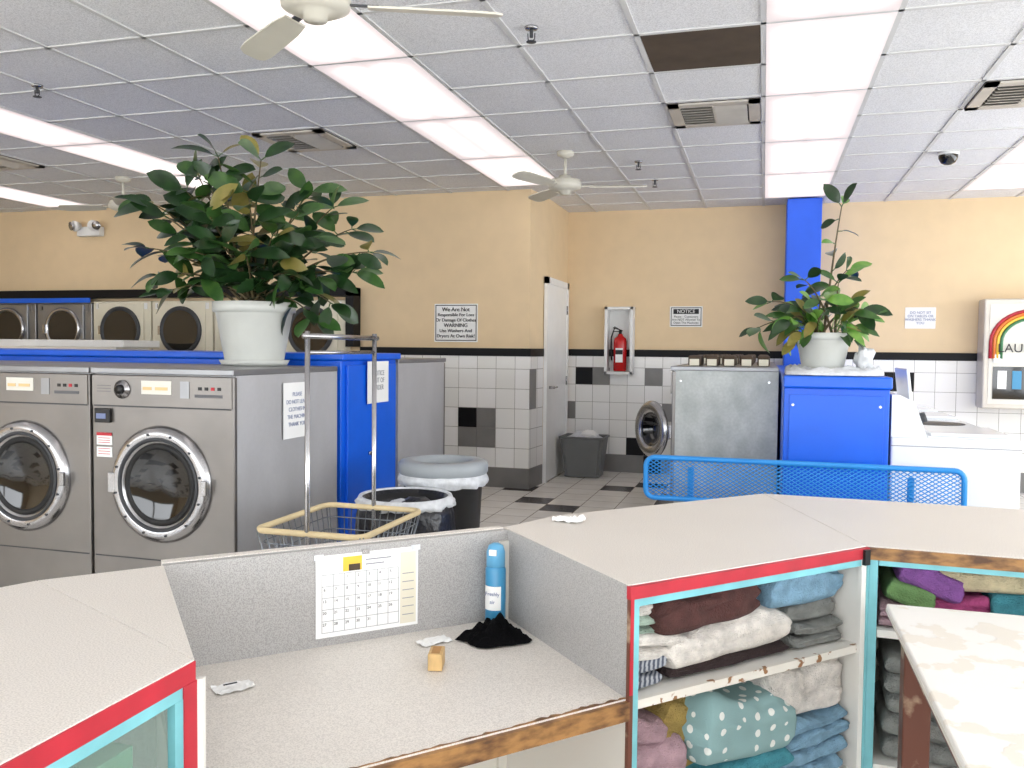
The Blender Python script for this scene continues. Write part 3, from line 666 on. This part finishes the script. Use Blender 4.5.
b.plank(lerp2(C,C,0),R,0,DZ-.04,.02,'offwhite'); b.plank((-.66,2.34),(Ro[0]+.02,Ro[1]-.03),0,TZ-.03,.02,'offwhite')
b.plank((Ro[0]+.03,Ro[1]-.03),(O1[0]+.0,O1[1]-.05),0,TZ-.03,.02,'lamgrey'); b.plank((O1[0],O1[1]-.05),(O2[0],O2[1]-.05),0,TZ-.03,.02,'lamgrey')
b.plank((-1.48,-.6),(-1.48,1.40),0,TZ-.03,.02,'lamgrey'); b.plank((-1.46,1.43),(C[0],C[1]),0,TZ-.03,.02,'lamgrey')
fd=V2((E[0]-P0[0],E[1]-P0[1])).normalized(); fo=Vector((-fd.y,fd.x))
def q(s,n): return (P0[0]+fd.x*s+fo.x*n,P0[1]+fd.y*s+fo.y*n)
Ls=(V2(E)-V2(P0)).length
for z in (.62,.28):
    b.prism([q(.028,.012),q(Ls-.02,.012),q(Ls-.02,.62),q(.06,.62)],z,z+.02,'wornwhite'); b.prism([q(.026,.0),q(Ls-.02,.0),q(Ls-.02,.012),q(.026,.012)],z,z+.02,'edgewhite')
b.prism([q(.022,.60),q(Ls-.02,.60),q(Ls-.02,.62),q(.022,.62)],0,TZ-.03,'offwhite')
b.prism([q(Ls-.02,.0),q(Ls,0),q(Ls,.62),q(Ls-.02,.62)],0,TZ-.03,'wornwhite')
b.prism([q(-.002,-.012),q(Ls+.004,-.012),q(Ls+.004,.002),q(-.002,.002)],TZ-.030,TZ-.002,'red')
b.prism([q(.024,-.008),q(Ls-.03,-.008),q(Ls-.03,.012),q(.024,.012)],TZ-.048,TZ-.030,'turq')
b.prism([q(-.002,-.010),q(.010,-.010),q(.010,0),q(-.002,0)],0,TZ-.030,'reddishwood'); b.prism([q(.0,-.012),q(.008,-.012),q(.008,-.009),q(.0,-.009)],.66,TZ-.030,'red')
b.prism([q(.010,-.010),q(.024,-.010),q(.024,0),q(.010,0)],0,TZ-.030,'turq')
b.prism([q(Ls-.03,-.010),q(Ls,-.010),q(Ls,0),q(Ls-.03,0)],0,TZ-.030,'wornwhite'); b.prism([q(Ls-.012,-.013),q(Ls+.004,-.013),q(Ls+.004,-.009),q(Ls-.012,-.009)],0,TZ-.034,'turq')
b.prism([q(Ls-.03,-.02),q(Ls-.01,-.02),q(Ls-.01,-.01),q(Ls-.03,-.01)],TZ-.045,TZ-.005,'black')
f2=V2((E2[0]-E[0],E2[1]-E[1])).normalized(); g2=Vector((-f2.y,f2.x))
def q2(s,n): return (E[0]+f2.x*s+g2.x*n,E[1]+f2.y*s+g2.y*n)
b.prism([q2(.004,-.01),q2(1.4,-.01),q2(1.4,.002),q2(.004,.002)],TZ-.034,TZ-.002,'wornwood')
b.prism([q2(.03,-.006),q2(1.4,-.006),q2(1.4,.014),q2(.03,.014)],TZ-.048,TZ-.034,'turq')
b.prism([q2(.008,-.012),q2(.028,-.012),q2(.028,.02),q2(.008,.02)],0,TZ-.034,'turq')
for z in (.66,.30): b.prism([q2(.03,.0),q2(1.4,.0),q2(1.4,.6),q2(.03,.6)],z,z+.02,'wornwhite')
b.prism([q2(-.1,.6),q2(1.4,.6),q2(1.4,.62),q2(-.1,.62)],0,TZ-.03,'offwhite')
b.prism([q2(.55,0),q2(.57,0),q2(.57,.6),q2(.55,.6)],0,TZ-.03,'wornwhite')
b.b2(-.885,-.873,-.6,1.16,TZ-.034,TZ-.002,'red'); b.b2(-.885,-.872,1.13,1.163,0,TZ-.034,'red'); b.b2(-.888,-.875,-.6,1.13,TZ-.054,TZ-.034,'turq'); b.b2(-.888,-.874,1.11,1.13,0,TZ-.054,'turq')
b.b2(-.888,-.875,-.6,1.1,.25,.29,'turq'); b.b2(-1.45,-.89,-.6,1.1,.25,.27,'wornwhite'); b.b2(-1.45,-.89,-.6,1.1,.58,.59,'offwhite'); b.b2(-.882,-.880,-.6,1.1,.29,TZ-.054,'glasspane')
b.prism([D,(D[0]+.01,D[1]+.008),(D[0]+.006,D[1]+.02),(D[0]-.005,D[1]+.012)],0,TZ-.034,'wornwhite')
b.obj()
b=B('detergent_boxes')
for i,(m) in enumerate(('green','cream','canblue','green','paper','green','darkgrey','green')): b.b2(-1.02-.02*(i%2),-.91-.01*(i%3),.30+i*.098,.385+i*.098,.592,.592+.17+.03*(i%3),m,bev=.002)
b.obj()
ev=(V2(R)-V2(C)).normalized(); en=Vector((ev.y,-ev.x))
def qc(s,n=0): return (C[0]+ev.x*s+en.x*n,C[1]+ev.y*s+en.y*n)
b=B('wall_calendar'); s0,s1,z0,z1=.355,.63,.672,.882
def qb(s0,s1,z0,z1,n0,n1,m): b.prism([qc(s0,n0),qc(s1,n0),qc(s1,n1),qc(s0,n1)],z0,z1,m)
qb(s0,s1,z0,z1,.001,.003,'paper'); qb(s1-.05,s1-.006,z0+.008,z1-.012,.003,.0034,'cream'); qb(s0+.07,s0+.12,z1-.045,z1-.008,.0035,.004,'yellow'); qb(s0+.085,s0+.115,z1-.045,z1-.028,.004,.0044,'brown')
for k in range(8): ss=s0+.015+k*(s1-s0-.07)/7; qb(ss,ss+.0011,z0+.012,z1-.05,.003,.0038,'inkpale')
for k in range(6): zz=z0+.012+k*(z1-z0-.062)/5; qb(s0+.015,s1-.055,zz,zz+.0011,.003,.0038,'inkpale')
for k in range(6): qb(s1-.044,s1-.012,z0+.03+k*.022,z0+.032+k*.022,.0034,.004,'inkpale')
for k in range(2): qb(s0+.13,s0+.2-.02*k,z1-.022-k*.012,z1-.019-k*.012,.003,.004,'inkpale')
qb(s0+.12,s0+.14,z1-.006,z1+.006,.003,.006,'chrome'); qb(s0-.005,s0+.02,z1-.01,z1+.004,.0035,.0042,'bag'); qb(s1-.02,s1+.006,z1-.01,z1+.004,.0035,.0042,'bag')
o=b.obj()
ang=math.atan2(ev.y,ev.x)
for n in range(31):
    r,cl=divmod(n+2,7); 
    if r>4: break
    ss=s0+.022+cl*(s1-s0-.07)/7; zz=z1-.058-r*(z1-z0-.062)/5; p=qc(ss,.0045); text(o,str(n+1),(p[0],p[1],zz),.010,(pi/2,0,ang),'inkgrey')
b=B('aerosol_can'); c=(-.688,2.192,DZ+.001)
b.lathe([(0,0),(.026,0),(.028,.004),(.028,.06)],c,'canblue',seg=28); b.lathe([(.028,.06),(.028,.158),(.024,.166)],c,'canblue',seg=28)
t=bmesh.new(); vs=[]
for zz in (.05,.115): vs.append([t.verts.new((c[0]+.0284*math.cos(a),c[1]+.0284*math.sin(a),c[2]+zz)) for a in [pi*1.15+pi*.62*k/12 for k in range(13)]])
for k in range(12): t.faces.new((vs[0][k],vs[0][k+1],vs[1][k+1],vs[1][k]))
b.add(t,'paper',True)
b.lathe([(.024,.166),(.026,.168),(.0255,.205),(.02,.222),(.01,.228),(0,.229)],c,'cancap',seg=28); b.b2(c[0]-.010,c[0]+.010,c[1]-.031,c[1]-.024,c[2]+.2,c[2]+.215,'paper')
o=b.obj(); text(o,'Freshly',(c[0],c[1]-.0295,c[2]+.095),.014,RF,'inkblue'); text(o,'air',(c[0],c[1]-.0295,c[2]+.073),.014,RF,'inkblue')
b=B('black_cloth'); rows=[]
for i in range(25):
    f=i/24; row=[]
    for j in range(61):
        a=2*pi*(j%60)/60; ca,sa=math.cos(a),math.sin(a)
        edge=1+.38*noise.noise(Vector((ca*1.3,sa*1.3,6)))+.12*noise.noise(Vector((ca*4,sa*4,2)))
        px=ca*f*.098*edge; py=sa*f*.058*edge
        h=(1-f)**.8*.035+(1-f**3)*(.05*abs(noise.noise(Vector((px*26,py*26,3))))+.02*abs(noise.noise(Vector((px*60,py*60,1)))))+.006*(1-f)
        if f>.96: h=.001
        row.append((-.65+px*.9-py*.42,2.085+px*.42+py*.9,DZ+.003+h))
    rows.append(row)
b.surf(rows,'blackcloth'); b.obj()
b=B('wood_block'); b.box((-.73,1.862,DZ+.0215),(.034,.06,.04),'woodlight',rz=.25,bev=.002); b.box((-.73,1.862,DZ+.042),(.02,.045,.001),'wood',rz=.25); b.obj()
def crumple(name,x,y,z,w,d,a,m,amp=.01):
    b=B(name); rows=[]
    for i in range(11):
        rows.append([(x+math.cos(a)*(u*w)-math.sin(a)*(v*d),y+math.sin(a)*u*w+math.cos(a)*v*d,z+.002+amp*abs(noise.noise(Vector((u*4+x*9,v*4+y*9,z))))) for u in [i/10-.5] for v in [j/8-.5 for j in range(9)]])
    b.surf(rows,m,False); return b
b=crumple('paper_scrap',-1.11,1.605,DZ,.085,.055,.9,'paper'); b.box((-1.115,1.60,DZ+.0125),(.03,.006,.001),'ink',rz=.9); b.obj()
crumple('paper_scrap',-.80,2.02,DZ,.09,.05,.9,'paper').obj(); crumple('paper_scrap',-.54,2.44,TZ,.09,.05,-.1,'paper',.03).obj()
# ---------------------------------------------------------------- towels
def towel(b,c,w,d,h,m,layers=2,ang=0,seed=0,amp=.014,tilt=0):
    rn=random.Random(seed*13+1)
    T=Matrix.Translation(c)@Matrix.Rotation(ang,4,'Z')@Matrix.Rotation(tilt,4,'Y')
    for l in range(layers):
        hh=h/layers; z0=l*hh; NS=40; NW=44
        wl=w*rn.uniform(.93,1.0); dl=d*rn.uniform(.93,1.0); ox=rn.uniform(-.008,.008); oy=rn.uniform(-.008,.010)
        t=bmesh.new(); rings=[]
        for i in range(NW+1):
            u=-1+2*i/NW; k=max(.35,(1-abs(u)**16)**.5); ring=[]
            for j in range(NS):
                a=2*pi*j/NS; ca,sa=math.cos(a),math.sin(a)
                y=(abs(ca)**.3)*(1 if ca>0 else -1)*dl/2; z=(abs(sa)**.8)*(1 if sa>0 else -1)*hh*.56*k
                p=Vector((u*wl/2+ox,dl/2+y+oy,z0+hh/2+z))
                S3=Vector((seed*3.7,l*2.1,0))
                nn=noise.noise(p*7+S3); n2=noise.noise(Vector((p.x*16,p.y*30,p.z*50))+S3*2); n3=1-abs(noise.noise(Vector((p.x*9,p.y*5,p.z*22))+S3))*2
                cr=-.35*math.exp(-(z/(hh*.08+1e-6))**2) if ca<-.3 and layers<3 else 0
                dz=amp*(.9*nn+.45*n2+.25*n3)*(1 if (z>0 or l>0) else .15)
                p+=Vector((.3*amp*n2,-amp*(.8*nn+.35*n2)-cr*amp*.9,dz))
                ring.append(t.verts.new(p))
            rings.append(ring)
        for a,e in zip(rings,rings[1:]):
            for j in range(NS): t.faces.new((a[j],a[(j+1)%NS],e[(j+1)%NS],e[j]))
        t.faces.new(rings[0][::-1]); t.faces.new(rings[-1])
        bmesh.ops.recalc_face_normals(t,faces=list(t.faces)); b.add(t,m,True,T)
b=B('folded_towels'); A=math.atan2(fd.y,fd.x)
def tl(s0,s1,z0,z1,n,m,layers=2,dep=.3,seed=0,tilt=0,amp=.014,da=0):
    s=(s0+s1)/2; p=q(s,n); towel(b,(p[0],p[1],z0),s1-s0,dep,z1-z0,m,layers,A+da,seed,amp,tilt)
S=.642
tl(.04,.13,S,.71,.02,'t_stripe',2,.3,1); tl(.035,.20,.70,.755,.03,'t_white',2,.3,2,.12); tl(.035,.22,.755,.80,.04,'t_green',2,.3,3); tl(.035,.14,.80,.835,.05,'t_white',1,.3,43)
tl(.15,.56,S,.675,.03,'t_darkbrown',1,.3,4); tl(.14,.56,.672,.75,.02,'t_white',1,.3,5,-.04,.02); tl(.10,.46,.752,.848,.025,'t_brown',1,.3,6,0,.03,.06)
tl(.57,.75,S,.70,.03,'t_grey',2,.3,7,0,.02); tl(.57,.755,.70,.755,.05,'t_grey',1,.3,27,0,.02); tl(.47,.75,.757,.848,.02,'t_blue',1,.3,8,0,.032)
S=.302
tl(.04,.22,S,.40,.03,'t_grey',2,.3,9); tl(.04,.2,.40,.50,.03,'t_pink',1,.3,10,.15,.025); tl(.035,.15,.50,.56,.04,'t_pink',1,.3,19,.2,.02)
tl(.12,.40,S,.44,.06,'t_olive',2,.3,11,0,.02); tl(.13,.30,.44,.57,.06,'t_olive',1,.28,21,.3,.03)
tl(.20,.56,S,.41,.01,'t_teal',2,.3,12); tl(.21,.54,.42,.56,-.01,'dots',1,.3,13,.14,.022,.1)
tl(.50,.76,S,.39,.02,'t_blue',2,.3,14); tl(.50,.765,.39,.46,.01,'t_blue',2,.3,15,-.05,.02); tl(.47,.755,.47,.60,.02,'t_white',1,.3,16,0,.035)
b.obj()
b=B('folded_towels')
def tl2(s0,s1,z0,z1,n,m,layers=2,dep=.3,seed=0,tilt=0,amp=.014):
    s=(s0+s1)/2; p=q2(s,n); towel(b,(p[0],p[1],z0),s1-s0,dep,z1-z0,m,layers,math.atan2(f2.y,f2.x),seed,amp,tilt)
S=.682
tl2(.04,.12,S,.74,.03,'t_pink',3,.3,31); tl2(.04,.16,.74,.79,.03,'t_lime',1,.3,32,.3,.02); tl2(.07,.24,.775,.84,.03,'t_purple',1,.3,33,.35,.02); tl2(.17,.40,.785,.842,.05,'t_beige',1,.3,34,-.05,.02)
tl2(.13,.30,S,.775,.03,'t_magenta',2,.3,35,0,.02); tl2(.30,.53,S,.80,.02,'t_teal',1,.3,36,0,.03); tl2(.58,.9,S,.82,.02,'t_white',3,.3,37)
S=.322
tl2(.05,.28,S,.5,.03,'t_grey',3,.3,41); tl2(.28,.53,S,.55,.03,'t_darkbrown',3,.3,42); tl2(.05,.28,.5,.6,.03,'t_grey',2,.3,43)
b.obj()
# ---------------------------------------------------------------- white table
b=B('folding_table'); x0,x1,y0,y1,z=.30,1.25,1.0,2.22,.80
b.b2(x0,x1,y0,y1,z-.022,z,'worntable',bev=.004); b.b2(x0-.001,x1+.001,y0-.001,y1+.001,z-.02,z-.012,'offwhite')
b.b2(x0+.03,x1-.03,y0+.03,y1-.03,z-.09,z-.023,'reddishwood')
for xx in (x0+.03,x1-.09):
    for yy in (y0+.03,y1-.09): b.b2(xx,xx+.06,yy,yy+.06,0,z-.03,'reddishwood',bev=.004)
b.b2(x0+.04,x1-.04,y0+.04,y1-.04,.2,.22,'wornwhite'); b.obj()
# ---------------------------------------------------------------- lights / world
w=bpy.data.worlds.new('World'); sc.world=w; w.use_nodes=True
bg=w.node_tree.nodes['Background']; bg.inputs[0].default_value=(.93,.965,1,1); bg.inputs[1].default_value=4.8
def portal(loc,rot,sx,sy):
    l=bpy.data.lights.new('window_portal','AREA'); l.shape='RECTANGLE'; l.size=sx; l.size_y=sy; l.cycles.is_portal=True
    o=bpy.data.objects.new('window_portal',l); o.location=loc; o.rotation_euler=rot; sc.collection.objects.link(o)
portal((-2.9,-3.22,1.6),(pi/2,0,pi),14.2,2.2)
portal((4.62,3.3,1.6),(0,pi/2,0),2.0,11.8)
# ---------------------------------------------------------------- camera
cam=bpy.data.cameras.new('Camera'); co=bpy.data.objects.new('Camera',cam); sc.collection.objects.link(co)
cam.sensor_width=36; cam.lens=850/1024*36; cam.clip_start=.01
psi=math.radians(16.45)
co.matrix_world=Matrix.Translation((0,0,1.41))@Matrix.Rotation(psi,4,'Z')@Matrix.Rotation(pi/2-math.radians(2.4),4,'X')@Matrix.Rotation(math.radians(.6),4,'Z')
sc.camera=co
